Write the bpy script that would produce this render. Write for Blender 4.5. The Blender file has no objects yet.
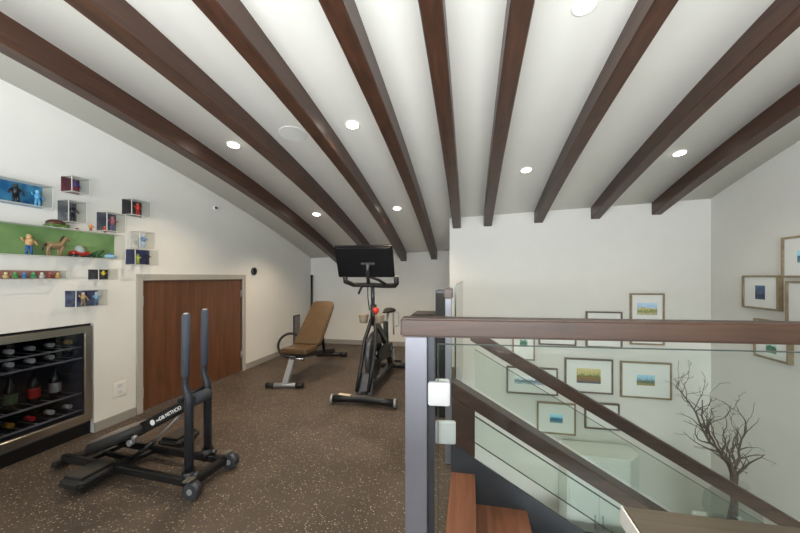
import bpy, bmesh, math, random
from mathutils import Vector, Matrix
random.seed(7)
C = bpy.context.scene.collection
SC = bpy.context.scene

# ------------------------------------------------------------ camera, world, lights, exposure
PSI = 0.203
cam_d = bpy.data.cameras.new('camera')
cam = bpy.data.objects.new('camera', cam_d); C.objects.link(cam)
cam.location = (0, 0, 1.2)
cam.rotation_euler = (math.pi/2, 0, PSI)
cam_d.sensor_width = 36; cam_d.lens = 36*340/800
cam_d.shift_y = 10/800
cam_d.clip_start = 0.02
SC.camera = cam
SC.view_settings.view_transform = 'Standard'
SC.view_settings.look = 'None'
SC.view_settings.exposure = 0.24
SC.view_settings.gamma = 1
SC.view_settings.use_curve_mapping = False

world = bpy.data.worlds.new('sky'); SC.world = world
world.use_nodes = True
bg = world.node_tree.nodes['Background']
bg.inputs[0].default_value = (0.80, 0.88, 1.0, 1)
bg.inputs[1].default_value = 1.6

def area(name, loc, rot, sx, sy, power, col):
    l = bpy.data.lights.new(name, 'AREA'); l.shape = 'RECTANGLE'; l.size = sx; l.size_y = sy
    l.energy = power; l.color = col
    o = bpy.data.objects.new(name, l); C.objects.link(o); o.location = loc; o.rotation_euler = rot
    return o
# daylight through the big window behind the camera, and an added light brightening the storey below
area('window_daylight', (-0.1, -2.93, 1.35), (math.radians(90), 0, 0), 4.6, 1.9, 27, (0.97, 0.985, 1.0))
area('lower_window_daylight', (0.6, -2.93, -1.25), (math.radians(90), 0, 0), 3.6, 1.5, 170, (0.93, 1.0, 0.98))
# added soft fill behind the camera, aimed up to brighten the ceiling
area('bounce_light', (-0.1, -1.0, 1.2), (math.radians(164), 0, 0), 3.6, 1.6, 320, (0.94, 0.985, 1.0))

# ------------------------------------------------------------ dimensions
XL, XR = -2.832, 2.718
YN, YB, YR = 4.556, 5.72, -3.0
ZLOW = -2.3
def ceil_z(x, y): return 2.64 - 0.03*y - 0.025*y*y + 0.041*x

# ------------------------------------------------------------ materials
def newmat(name):
    m = bpy.data.materials.new(name); m.use_nodes = True
    nt = m.node_tree; nt.nodes.clear()
    out = nt.nodes.new('ShaderNodeOutputMaterial')
    return m, nt, out
def lin(c):
    return tuple(((v/255)/12.92 if v/255 <= .04045 else ((v/255+.055)/1.055)**2.4) for v in c)
def ramp(nt, stops, fac):
    r = nt.nodes.new('ShaderNodeValToRGB')
    while len(r.color_ramp.elements) < len(stops): r.color_ramp.elements.new(0.5)
    for e, (p, c) in zip(r.color_ramp.elements, stops):
        e.position = p; e.color = (*c, 1)
    nt.links.new(fac, r.inputs[0]); return r
def coords(nt, scale=(1,1,1)):
    t = nt.nodes.new('ShaderNodeTexCoord'); mp = nt.nodes.new('ShaderNodeMapping')
    mp.inputs['Scale'].default_value = scale
    nt.links.new(t.outputs['Object'], mp.inputs[0]); return mp.outputs[0]
def mat(name, col, rough=.5, metal=0., var=.06, scale=20, bump=0., stretch=(1,1,1), coat=0., spec=.5):
    """principled with a small procedural colour variation"""
    m, nt, out = newmat(name)
    b = nt.nodes.new('ShaderNodeBsdfPrincipled')
    n = nt.nodes.new('ShaderNodeTexNoise'); n.inputs['Scale'].default_value = scale; n.inputs['Detail'].default_value = 3
    nt.links.new(coords(nt, stretch), n.inputs['Vector'])
    c = lin(col)
    r = ramp(nt, [(.3, tuple(v*(1-var) for v in c)), (.7, tuple(min(1, v*(1+var)) for v in c))], n.outputs['Fac'])
    nt.links.new(r.outputs[0], b.inputs['Base Color'])
    b.inputs['Roughness'].default_value = rough; b.inputs['Metallic'].default_value = metal
    b.inputs['Coat Weight'].default_value = coat; b.inputs['Specular IOR Level'].default_value = spec
    if bump:
        bp = nt.nodes.new('ShaderNodeBump'); bp.inputs['Strength'].default_value = bump; bp.inputs['Distance'].default_value = .003
        nt.links.new(n.outputs['Fac'], bp.inputs['Height']); nt.links.new(bp.outputs[0], b.inputs['Normal'])
    nt.links.new(b.outputs[0], out.inputs[0]); return m
def wood(name, dark, light, stretch, rough=.42, coat=.15):
    m, nt, out = newmat(name)
    b = nt.nodes.new('ShaderNodeBsdfPrincipled')
    v = coords(nt, stretch)
    n = nt.nodes.new('ShaderNodeTexNoise'); n.inputs['Scale'].default_value = 4; n.inputs['Detail'].default_value = 8; n.inputs['Distortion'].default_value = .6
    nt.links.new(v, n.inputs['Vector'])
    r = ramp(nt, [(.28, lin(dark)), (.72, lin(light))], n.outputs['Fac'])
    nt.links.new(r.outputs[0], b.inputs['Base Color'])
    b.inputs['Roughness'].default_value = rough; b.inputs['Coat Weight'].default_value = coat; b.inputs['Coat Roughness'].default_value = .25
    nt.links.new(b.outputs[0], out.inputs[0]); return m
def glass(name, tint, rough=0.0, fres=1.45, absorb=None):
    m, nt, out = newmat(name)
    tr = nt.nodes.new('ShaderNodeBsdfTransparent'); tr.inputs[0].default_value = (*tint, 1)
    gl = nt.nodes.new('ShaderNodeBsdfGlossy'); gl.inputs['Roughness'].default_value = rough
    fr0 = nt.nodes.new('ShaderNodeFresnel'); fr0.inputs[0].default_value = fres
    ge = nt.nodes.new('ShaderNodeNewGeometry'); inv = nt.nodes.new('ShaderNodeMath'); inv.operation = 'SUBTRACT'; inv.inputs[0].default_value = 1
    nt.links.new(ge.outputs['Backfacing'], inv.inputs[1])
    fr = nt.nodes.new('ShaderNodeMath'); fr.operation = 'MULTIPLY'; nt.links.new(fr0.outputs[0], fr.inputs[0]); nt.links.new(inv.outputs[0], fr.inputs[1])
    mx = nt.nodes.new('ShaderNodeMixShader')
    nt.links.new(fr.outputs[0], mx.inputs[0]); nt.links.new(tr.outputs[0], mx.inputs[1]); nt.links.new(gl.outputs[0], mx.inputs[2])
    nt.links.new(mx.outputs[0], out.inputs[0]); return m
def emit(name, col, s):
    m, nt, out = newmat(name)
    e = nt.nodes.new('ShaderNodeEmission'); e.inputs[0].default_value = (*col, 1); e.inputs[1].default_value = s
    nt.links.new(e.outputs[0], out.inputs[0]); return m
def rubber_floor():
    m, nt, out = newmat('speckled_rubber')
    b = nt.nodes.new('ShaderNodeBsdfPrincipled')
    v = coords(nt)
    big = nt.nodes.new('ShaderNodeTexNoise'); big.inputs['Scale'].default_value = 3.0; big.inputs['Detail'].default_value = 4
    nt.links.new(v, big.inputs['Vector'])
    base = ramp(nt, [(.3, lin((66, 56, 48))), (.7, lin((84, 71, 60)))], big.outputs['Fac'])
    vo = nt.nodes.new('ShaderNodeTexVoronoi'); vo.inputs['Scale'].default_value = 95
    nt.links.new(v, vo.inputs['Vector'])
    sep = nt.nodes.new('ShaderNodeSeparateColor'); nt.links.new(vo.outputs['Color'], sep.inputs[0])
    # choose a share of the cells as flecks, and only their middle
    pick = nt.nodes.new('ShaderNodeMath'); pick.operation = 'GREATER_THAN'; pick.inputs[1].default_value = .60
    nt.links.new(sep.outputs[0], pick.inputs[0])
    near = nt.nodes.new('ShaderNodeMath'); near.operation = 'LESS_THAN'; near.inputs[1].default_value = .36
    nt.links.new(vo.outputs['Distance'], near.inputs[0])
    mul = nt.nodes.new('ShaderNodeMath'); mul.operation = 'MULTIPLY'
    nt.links.new(pick.outputs[0], mul.inputs[0]); nt.links.new(near.outputs[0], mul.inputs[1])
    fleck = ramp(nt, [(0, lin((100, 86, 72))), (.6, lin((130, 115, 98))), (1, lin((186, 170, 150)))], sep.outputs[1])
    mx = nt.nodes.new('ShaderNodeMix'); mx.data_type = 'RGBA'
    nt.links.new(mul.outputs[0], mx.inputs[0]); nt.links.new(base.outputs[0], mx.inputs[6]); nt.links.new(fleck.outputs[0], mx.inputs[7])
    nt.links.new(mx.outputs[2], b.inputs['Base Color'])
    b.inputs['Roughness'].default_value = .55; b.inputs['Specular IOR Level'].default_value = .45
    bp = nt.nodes.new('ShaderNodeBump'); bp.inputs['Strength'].default_value = .25; bp.inputs['Distance'].default_value = .002
    n2 = nt.nodes.new('ShaderNodeTexNoise'); n2.inputs['Scale'].default_value = 160
    nt.links.new(v, n2.inputs['Vector']); nt.links.new(n2.outputs['Fac'], bp.inputs['Height']); nt.links.new(bp.outputs[0], b.inputs['Normal'])
    nt.links.new(b.outputs[0], out.inputs[0]); return m
def steel(name, col, stretch, rough=.3):
    m, nt, out = newmat(name)
    b = nt.nodes.new('ShaderNodeBsdfPrincipled')
    n = nt.nodes.new('ShaderNodeTexNoise'); n.inputs['Scale'].default_value = 6; n.inputs['Detail'].default_value = 5
    nt.links.new(coords(nt, stretch), n.inputs['Vector'])
    c = lin(col)
    r = ramp(nt, [(.2, tuple(x*.9 for x in c)), (.8, tuple(min(1, x*1.1) for x in c))], n.outputs['Fac'])
    nt.links.new(r.outputs[0], b.inputs['Base Color'])
    b.inputs['Metallic'].default_value = 1; b.inputs['Roughness'].default_value = rough
    nt.links.new(b.outputs[0], out.inputs[0]); return m

M = dict(
    wall=mat('painted_wall', (220, 219, 213), .85, var=.012, scale=6, bump=.03),
    ceil=mat('painted_ceiling', (216, 214, 207), .9, var=.012, scale=5),
    beam=wood('walnut_beam', (46, 29, 21), (76, 47, 33), (9, .5, 9)),
    door=wood('mahogany_door', (84, 51, 32), (110, 70, 45), (5, 5, .5), .4, .2),
    rail=wood('handrail_wood', (50, 31, 20), (74, 49, 34), (.6, 9, 9), .42, .12),
    srail=wood('stair_rail_wood', (52, 37, 29), (76, 55, 43), (.6, 9, 9), .4, .15),
    tread=wood('tread_wood', (122, 74, 52), (158, 102, 76), (8, .6, 8), .35, .2),
    floor=rubber_floor(),
    lowfloor=mat('pale_lower_floor', (170, 166, 155), .5, var=.03),
    grey=mat('grey_trim_paint', (148, 144, 138), .5, var=.02),
    casing=mat('casing_paint', (170, 165, 156), .5, var=.02),
    post=mat('brushed_grey_post', (138, 138, 147), .38, metal=.35, var=.02, scale=30, stretch=(1, 1, .05)),
    darkgrey=mat('dark_grey_metal', (70, 72, 78), .4, metal=.3),
    slate=mat('slate_string', (56, 60, 68), .5, var=.05),
    black=mat('black_powder_coat', (24, 24, 25), .38, var=.1),
    blackrub=mat('black_rubber', (28, 27, 26), .6, var=.15, scale=60),
    plastic=mat('black_gloss_plastic', (14, 15, 18), .3, var=.05),
    foam=mat('charcoal_foam', (60, 66, 76), .75, var=.08, scale=120, bump=.2),
    seat=mat('grey_vinyl_pad', (104, 96, 88), .45, var=.06, bump=.1),
    gold=mat('tan_leather_pad', (82, 62, 38), .36, var=.14, scale=9, bump=.1, coat=.2),
    silver=mat('silver_paint', (160, 162, 164), .35, metal=.4),
    chrome=steel('chrome', (205, 205, 205), (1, 1, 1), .15),
    steelh=steel('brushed_steel_frame', (196, 190, 180), (20, .4, 20), .28),
    steelt=steel('brushed_steel_top', (172, 160, 142), (.4, 24, 24), .28),
    white=mat('white_plastic', (232, 230, 224), .4, var=.01),
    offwhite=mat('white_cabinet_paint', (226, 232, 228), .5, var=.01),
    brushed=mat('satin_clamp', (215, 215, 215), .4, metal=.2, var=.03),
    glass=glass('railing_glass', (.955, .978, .966)),
    sglass=glass('stair_glass', (.93, .965, .94)),
    edge=mat('green_glass_edge', (62, 76, 68), .2, var=.05),
    smoke=glass('smoked_fridge_glass', (.70, .71, .74)),
    acryl=glass('clear_acrylic', (.95, .96, .96), fres=1.25),
    acrylic_edge=mat('acrylic_edge', (196, 196, 188), .3),
    dark=mat('fridge_interior', (88, 90, 96), .6),
    shelf=mat('wire_shelf', (175, 175, 178), .35, metal=.4),
    bottle=mat('dark_bottle_glass', (26, 34, 30), .12, coat=.5),
    vase=glass('clear_vase_glass', (.955, .97, .965), fres=1.35),
    branch=mat('dry_branch_bark', (98, 86, 78), .8, var=.25, scale=40, bump=.4),
    mat_board=mat('white_mat_board', (226, 228, 224), .5, var=.008, coat=.12),
    frame=wood('champagne_frame', (122, 108, 84), (158, 142, 112), (4, 4, 4), .4, .1),
    frame_dark=wood('bronze_frame', (86, 76, 66), (118, 106, 92), (4, 4, 4), .4, .1),
    lamp=emit('lamp_glow', (1.0, .93, .80), 14),
    red=mat('red_plastic', (205, 50, 42), .35), cup=mat('smoky_beige_cup', (146, 132, 114), .4),
    paper=mat('pale_label', (222, 206, 178), .6), tube=mat('dark_tube_paint', (52, 55, 61), .35, metal=.3), grip=mat('dark_grip', (58, 53, 48), .6, bump=.2),
    text=mat('white_print', (235, 235, 232), .5, var=0),
    disp=mat('display_black', (10, 10, 12), .2),
)

# ------------------------------------------------------------ mesh builder
class MB:
    def __init__(s): s.bm = bmesh.new()
    def hexa(s, pts):
        v = [s.bm.verts.new(p) for p in pts]
        for f in ((0,3,2,1), (4,5,6,7), (0,1,5,4), (1,2,6,5), (2,3,7,6), (3,0,4,7)):
            s.bm.faces.new([v[i] for i in f])
        return s
    def box(s, a, b, bev=0, mtx=None):
        x0, y0, z0 = a; x1, y1, z1 = b
        t = bmesh.new()
        bmesh.ops.create_cube(t, size=1)
        for v in t.verts:
            v.co = Vector(((x0+x1)/2+v.co.x*abs(x1-x0), (y0+y1)/2+v.co.y*abs(y1-y0), (z0+z1)/2+v.co.z*abs(z1-z0)))
        if bev: bmesh.ops.bevel(t, geom=t.edges[:], offset=bev, segments=3, affect='EDGES', clamp_overlap=True)
        if mtx: bmesh.ops.transform(t, matrix=mtx, verts=t.verts)
        s._add(t); return s
    def obox(s, c, size, rot=(0,0,0), bev=0):
        """box centred on c with euler rotation"""
        from mathutils import Euler
        mt = Matrix.Translation(c) @ Euler(rot).to_matrix().to_4x4()
        h = [v/2 for v in size]
        return s.box((-h[0], -h[1], -h[2]), (h[0], h[1], h[2]), bev, mt)
    def bar(s, p0, p1, w, h, bev=.004, up=(0,0,1)):
        """rectangular bar from p0 to p1, w across, h along up"""
        p0, p1 = Vector(p0), Vector(p1); d = (p1-p0); L = d.length; d.normalize()
        sd = d.cross(Vector(up)).normalized(); u = sd.cross(d)
        mt = Matrix((( sd.x, d.x, u.x, (p0.x+p1.x)/2), (sd.y, d.y, u.y, (p0.y+p1.y)/2), (sd.z, d.z, u.z, (p0.z+p1.z)/2), (0,0,0,1)))
        return s.box((-w/2, -L/2, -h/2), (w/2, L/2, h/2), bev, mt)
    def _add(s, t):
        me = bpy.data.meshes.new('tmp'); t.to_mesh(me); t.free(); s.bm.from_mesh(me); bpy.data.meshes.remove(me)
    def tube(s, pts, r, n=14, caps=True):
        """round tube along a polyline; r is a number or a list"""
        pts = [Vector(p) for p in pts]; rs = r if isinstance(r, (list, tuple)) else [r]*len(pts)
        rings = []; ref = None
        for i, p in enumerate(pts):
            d = (pts[min(i+1, len(pts)-1)] - pts[max(i-1, 0)]).normalized()
            if ref is None: ref = Vector((0,0,1)) if abs(d.z) < .9 else Vector((1,0,0))
            a = (ref - d*ref.dot(d)).normalized(); ref = a; b = d.cross(a)
            rings.append([s.bm.verts.new(p + (a*math.cos(t)+b*math.sin(t))*rs[i]) for t in [2*math.pi*k/n for k in range(n)]])
        for r0, r1 in zip(rings, rings[1:]):
            for k in range(n): f = s.bm.faces.new((r0[k], r0[(k+1)%n], r1[(k+1)%n], r1[k])); f.smooth = True
        if caps:
            s.bm.faces.new(rings[0][::-1]); s.bm.faces.new(rings[-1])
        return s
    def ring(s, c, R, r, nrm, n=40, m=10, sx=1.0):
        """torus about c with the axis nrm"""
        c = Vector(c); nrm = Vector(nrm).normalized()
        a = nrm.orthogonal().normalized(); b = nrm.cross(a); rg = []
        for i in range(n):
            t = 2*math.pi*i/n; d = a*math.cos(t)+b*math.sin(t)
            rg.append([s.bm.verts.new(c + d*(R+r*math.cos(u)) + nrm*r*sx*math.sin(u)) for u in [2*math.pi*k/m for k in range(m)]])
        for i in range(n):
            for k in range(m):
                f = s.bm.faces.new((rg[i][k], rg[(i+1)%n][k], rg[(i+1)%n][(k+1)%m], rg[i][(k+1)%m])); f.smooth = True
        return s
    def cyl(s, p0, p1, r, n=24): return s.tube([p0, p1], r, n)
    def lathe(s, c, prof, n=32):
        """profile of (radius, z) about the vertical through c"""
        c = Vector(c); rg = [[s.bm.verts.new(c+Vector((r*math.cos(2*math.pi*k/n), r*math.sin(2*math.pi*k/n), z))) for k in range(n)] for r, z in prof]
        for r0, r1 in zip(rg, rg[1:]):
            for k in range(n): f = s.bm.faces.new((r0[k], r0[(k+1)%n], r1[(k+1)%n], r1[k])); f.smooth = True
        s.bm.faces.new(rg[0][::-1]); s.bm.faces.new(rg[-1]); return s
    def ball(s, c, r, sc=(1,1,1)):
        t = bmesh.new(); bmesh.ops.create_uvsphere(t, u_segments=14, v_segments=9, radius=r)
        for v in t.verts: v.co = Vector(c)+Vector((v.co.x*sc[0], v.co.y*sc[1], v.co.z*sc[2]))
        for f in t.faces: f.smooth = True
        s._add(t); return s
    def prism(s, poly, vec, bev=0):
        """polygon (3D points) extruded by vec"""
        vec = Vector(vec); t = bmesh.new()
        a = [t.verts.new(p) for p in poly]; b = [t.verts.new(Vector(p)+vec) for p in poly]
        t.faces.new(a[::-1]); t.faces.new(b)
        for i in range(len(a)): t.faces.new((a[i], a[(i+1)%len(a)], b[(i+1)%len(a)], b[i]))
        bmesh.ops.recalc_face_normals(t, faces=t.faces)
        if bev: bmesh.ops.bevel(t, geom=t.edges[:], offset=bev, segments=3, affect='EDGES', clamp_overlap=True)
        s._add(t); return s
    def build(s, name, m, parent=None):
        bmesh.ops.recalc_face_normals(s.bm, faces=s.bm.faces)
        me = bpy.data.meshes.new(name)
        if parent is not None:
            r = parent
            off = Vector((0,0,0))
            while r is not None: off += Vector(r.location); r = r.parent
            bmesh.ops.translate(s.bm, verts=s.bm.verts, vec=-off)
        else:
            # origin at the base of the mesh
            xs = [v.co for v in s.bm.verts]
            off = Vector(((min(v.x for v in xs)+max(v.x for v in xs))/2, (min(v.y for v in xs)+max(v.y for v in xs))/2, min(v.z for v in xs)))
            bmesh.ops.translate(s.bm, verts=s.bm.verts, vec=-off)
        s.bm.to_mesh(me); s.bm.free(); me.materials.append(m)
        o = bpy.data.objects.new(name, me); C.objects.link(o)
        if parent is not None: o.parent = parent
        else: o.location = off
        return o
def tag(o, label=None, cat=None, group=None, kind=None):
    if label: o['label'] = label
    if cat: o['category'] = cat
    if group: o['group'] = group
    if kind: o['kind'] = kind
    return o
def thing(name, label, cat, loc=(0,0,0), group=None, kind=None):
    o = bpy.data.objects.new(name, None); C.objects.link(o); o.location = loc; o.empty_display_size = .05
    return tag(o, label, cat, group, kind)
def struct(o, label): return tag(o, label, {'wal':'wall','flo':'floor','cei':'ceiling','doo':'door','bas':'baseboard','tri':'trim','win':'window'}.get(o.name[:3], 'wall'), kind='structure')

# ------------------------------------------------------------ the room
def wall_x(x, out, y0, y1, holes, zb=ZLOW, n=28):
    """wall in the plane X=x, thickness going to x+out, its top following the arched ceiling"""
    m = MB(); cuts = sorted({y0, y1, *[h[0] for h in holes], *[h[1] for h in holes], *[y0+(y1-y0)*i/n for i in range(n+1)]})
    for a, b in zip(cuts, cuts[1:]):
        if b-a < 1e-5: continue
        spans = [(zb, None)]
        for h in holes:
            if h[0] <= a+1e-6 and b <= h[1]+1e-6: spans = ([(zb, h[2])] if h[2] > zb+.01 else []) + [(h[3], None)]
        for lo, hi in spans:
            za = ceil_z(x, a)+.05 if hi is None else hi; zc = ceil_z(x, b)+.05 if hi is None else hi
            m.hexa([(x, a, lo), (x, b, lo), (x+out, b, lo), (x+out, a, lo), (x, a, za), (x, b, zc), (x+out, b, zc), (x+out, a, za)])
    bmesh.ops.remove_doubles(m.bm, verts=m.bm.verts, dist=1e-5)
    return m
FR = (1.33, 2.085, -.0, .845)       # fridge niche: y0 y1 z0 z1
DR = (2.477, 3.819, 0.0, 1.165)     # closet opening
m = MB()
cuts = sorted({YR, YB+.1, FR[0], FR[1], DR[0], DR[1], *[YR+(YB+.1-YR)*i/30 for i in range(31)]})
for a, b in zip(cuts, cuts[1:]):
    if b-a < 1e-5: continue
    lo = [(ZLOW, None)]
    for h in (FR, DR):
        if h[0] <= a+1e-6 and b <= h[1]+1e-6: lo = [(ZLOW, -.25), (h[3], None)]
    for z0, hi in lo:
        za = ceil_z(XL, a)+.05 if hi is None else hi; zc = ceil_z(XL, b)+.05 if hi is None else hi
        m.hexa([(XL, a, z0), (XL, b, z0), (XL-.12, b, z0), (XL-.12, a, z0), (XL, a, za), (XL, b, zc), (XL-.12, b, zc), (XL-.12, a, za)])
struct(m.build('wall_left', M['wall']), 'long white painted wall on the left with the toy cases and the low wooden door')
struct(wall_x(XR, .12, YR, YN, []).build('wall_right', M['wall']), 'white wall at far right beside the dry branches')
m = MB()
x0, x1 = XL-.0, -.265
m.hexa([(x0, YB, 0), (x1, YB, 0), (x1, YB+.12, 0), (x0, YB+.12, 0), (x0, YB, ceil_z(x0, YB)+.05), (x1, YB, ceil_z(x1, YB)+.05), (x1, YB+.12, ceil_z(x1, YB)+.05), (x0, YB+.12, ceil_z(x0, YB)+.05)])
struct(m.build('wall_back', M['wall']), 'low white knee wall behind the exercise bike and bench')
m = MB()
x0, x1 = -.265, XR
m.hexa([(x0, YN, ZLOW), (x1+.12, YN, ZLOW), (x1+.12, YB+.12, ZLOW), (x0, YB+.12, ZLOW), (x0, YN, ceil_z(x0, YN)+.04), (x1+.12, YN, ceil_z(x1, YN)+.04), (x1+.12, YB+.12, ceil_z(x1, YB)+.04), (x0, YB+.12, ceil_z(x0, YB)+.04)])
struct(m.build('wall_stairwell', M['wall']), 'tall white wall above the stairs with the cluster of framed prints')
# rear wall with two big openings
m = MB()
def rb(xa, xb, za, zb): m.box((xa, YR-.12, za), (xb, YR, zb))
rb(XL-.12, -2.4, ZLOW, 2.75); rb(2.2, XR+.12, ZLOW, 2.75)
rb(-2.4, 2.2, 2.3, 2.75); rb(-2.4, 2.2, -.5, .4); rb(-2.4, 2.2, ZLOW, -2.0); rb(-2.4, -1.2, -2.0, -.5)
struct(m.build('wall_rear', M['wall']), 'white wall behind the camera with wide windows')
for i, (xa, xb, za, zb) in enumerate([(-2.4, 2.2, .4, 2.3), (-1.2, 2.2, -2.0, -.5)]):
    w = tag(thing('window_%d' % (i+1), ['wide upper window behind the camera', 'wide window of the lower storey behind the camera'][i], 'window', ((xa+xb)/2, YR, za)), kind='structure')
    f = MB(); t = .05
    f.box((xa, YR-.09, za), (xb, YR-.03, za+t)); f.box((xa, YR-.09, zb-t), (xb, YR-.03, zb))
    for x in (xa, (2*xa+xb)/3, (xa+2*xb)/3, xb-t): f.box((x, YR-.09, za+t), (x+t, YR-.03, zb-t))
    f.build('window_frame', M['white'], w)
    MB().box((xa+t, YR-.065, za+t), (xb-t, YR-.055, zb-t)).build('pane', M['acryl'], w)

# ceiling: arched slab
m = MB(); xs = [XL-.12, 0, XR+.12]; ys = [YR-.12+(YB+.24-YR)*i/48 for i in range(49)]
lo = [[m.bm.verts.new((x, y, ceil_z(x, y))) for x in xs] for y in ys]
hi = [[m.bm.verts.new((x, y, ceil_z(x, y)+.14)) for x in xs] for y in ys]
for j in range(48):
    for i in range(2):
        f = m.bm.faces.new((lo[j][i], lo[j][i+1], lo[j+1][i+1], lo[j+1][i])); f.smooth = True
        m.bm.faces.new((hi[j][i], hi[j+1][i], hi[j+1][i+1], hi[j][i+1]))
for j in range(48):
    m.bm.faces.new((lo[j][0], lo[j+1][0], hi[j+1][0], hi[j][0])); m.bm.faces.new((lo[j][2], hi[j][2], hi[j+1][2], lo[j+1][2]))
for i in range(2):
    m.bm.faces.new((lo[0][i], hi[0][i], hi[0][i+1], lo[0][i+1])); m.bm.faces.new((lo[-1][i], lo[-1][i+1], hi[-1][i+1], hi[-1][i]))
struct(m.build('ceiling', M['ceil']), 'arched white ceiling between the dark beams')

# loft floor with the stair opening, lower floor
FX = -.115
m = MB()
for a, b in [((XL, YR, -.2), (XR, 1.28, 0)), ((XL, 1.28, -.2), (FX, YN, 0)), ((XL, YN, -.2), (-.265, YB, 0))]: m.box(a, b)
# pieces of the floor under the door and fridge niches
m.box((XL-.6, FR[0], -.2), (XL, FR[1], 0)); m.box((XL-.12, DR[0], -.2), (XL, DR[1], 0))
struct(m.build('floor', M['floor']), 'dark rubber gym floor speckled with tan flecks')
m = MB(); m.box((XL, YR, ZLOW-.1), (XR, YN, ZLOW)); tag(m.build('floor_lower', M['lowfloor']), 'pale floor of the storey below the stairs', 'floor', kind='structure')

# baseboards
struct(MB().box((XL, 2.085, 0), (XL+.014, 2.41, .075), .002).build('baseboard_left', M['grey']), 'short grey baseboard between wine fridge and low door')
struct(MB().box((XL, 3.886, 0), (XL+.014, YB, .075), .002).build('baseboard_left_far', M['grey']), 'grey baseboard from the low door to the back corner')
struct(MB().box((XL+.014, YB-.014, 0), (-.265, YB, .08), .002).build('baseboard_back', M['grey']), 'grey baseboard along the low back wall')

# beams
BX = [-2.265, -1.633, -1.114, -.59, -.169, .226, .847, 1.504, 2.164]
names = ['leftmost dark wooden ceiling beam, running down close to the left wall',
 'second dark ceiling beam from the left, passing right of two small downlights',
 'third dark ceiling beam from the left, right of the round ceiling speaker',
 'fourth dark ceiling beam from the left, last to reach the low back wall',
 'fifth dark ceiling beam, ending at the very corner of the stairwell wall',
 'sixth dark ceiling beam, nearly upright in view, left of the brightest downlight',
 'seventh dark ceiling beam, just right of the brightest downlight',
 'eighth dark ceiling beam, second from the right',
 'rightmost dark ceiling beam, shortest in view near the right wall']
for x, nm in zip(BX, names):
    ye = YB if x < -.3 else YN
    if x == -.169: ye = YN
    m = MB(); N = 36; w = .0525; rg = []
    for j in range(N+1):
        y = YR + .01 + (ye-.001-YR-.01)*j/N
        zt = ceil_z(x, y)
        rg.append([m.bm.verts.new(p) for p in ((x-w, y, zt+.012-.041*w), (x-w, y, zt-.135), (x-w+.006, y, zt-.143), (x+w-.006, y, zt-.143), (x+w, y, zt-.135), (x+w, y, zt+.012+.041*w))])
    for a, b in zip(rg, rg[1:]):
        for k in range(6):
            m.bm.faces.new((a[k], a[(k+1)%6], b[(k+1)%6], b[k]))
    m.bm.faces.new(rg[0]); m.bm.faces.new(rg[-1][::-1])
    tag(m.build('ceiling_beam', M['beam']), nm, 'beam', 'exposed ceiling beams')

# downlights
def nrm_at(x, y):
    return Vector((.041, -(.03+.05*y), -1)).normalized()
def downlight(x, y, label, power):
    z = ceil_z(x, y); t = thing('downlight', label, 'ceiling light', (x, y, z), 'recessed ceiling downlights')
    n = nrm_at(x, y); p = Vector((x, y, z))
    MB().ring(p+n*.002, .052, .008, n, sx=.6).build('trim_ring', M['white'], t)
    MB().cyl(p-n*.004, p+n*.004, .046).build('lens', M['lamp'], t)
    l = bpy.data.lights.new('lamp', 'SPOT'); l.energy = power; l.spot_size = math.radians(125); l.spot_blend = .6; l.color = (1, .80, .58) if x < 0 else (1, .88, .74); l.shadow_soft_size = .045
    o = bpy.data.objects.new('lamp', l); C.objects.link(o); o.parent = t; o.location = n*.03
    return t
for x, y, lb in [(-1.97, 2.55, 'small round downlight between first and second beams, nearer of the two there'),
                 (-.89, 2.5, 'bright round downlight between third and fourth beams, nearer of the two there'),
                 (-1.96, 4.12, 'small far downlight between first and second beams, lowest at left'),
                 (-.89, 4.14, 'small far downlight just above and right of the black screen'),
                 (.54, 3.52, 'round downlight between the sixth and seventh beams above the stairwell wall'),
                 (1.84, 3.49, 'round downlight between the two rightmost beams'),
                 (.55, 1.81, 'largest round downlight at the top edge of the view')]:
    downlight(x, y, lb, (40 if x < 0 else 8))
n = nrm_at(-1.4, 2.51); p = Vector((-1.4, 2.51, ceil_z(-1.4, 2.51)))
t = thing('ceiling_speaker', 'flush round white ceiling speaker between the second and third beams', 'speaker', tuple(p))
MB().cyl(p-n*.004, p+n*.004, .105, 40).build('grille', mat('speaker_grille', (198, 197, 192), .8, var=.06, scale=200), t)
MB().ring(p+n*.0015, .106, .003, n, sx=.5).build('bezel', M['ceil'], t)

# ------------------------------------------------------------ low double door
t = tag(thing('door_1', 'low mahogany closet door in a grey frame on the left wall', 'door', (XL, 3.15, 0)), kind='structure')
m = MB(); cw = .056
m.box((XL-.04, DR[0]-cw, 0), (XL+.016, DR[0], DR[3]+cw), .003); m.box((XL-.04, DR[1], 0), (XL+.016, DR[1]+cw, DR[3]+cw), .003)
m.box((XL-.04, DR[0], DR[3]), (XL+.016, DR[1], DR[3]+cw), .003)
m.build('door_frame', M['casing'], t)
MB().box((XL-.045, DR[0]+.001, .008), (XL-.008, DR[1]-.001, DR[3]-.0005), .001).build('door_leaf', M['door'], t)
for y, z in [(DR[0]+.006, .98), (DR[0]+.006, .17), (DR[1]-.006, .98), (DR[1]-.006, .22)]:
    h = MB(); h.cyl((XL+.002, y, z-.045), (XL+.002, y, z+.045), .007, 10); h.box((XL-.009, y-.014, z-.045), (XL-.004, y+.014, z+.045)); h.build('hinge', M['silver'], t)

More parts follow.
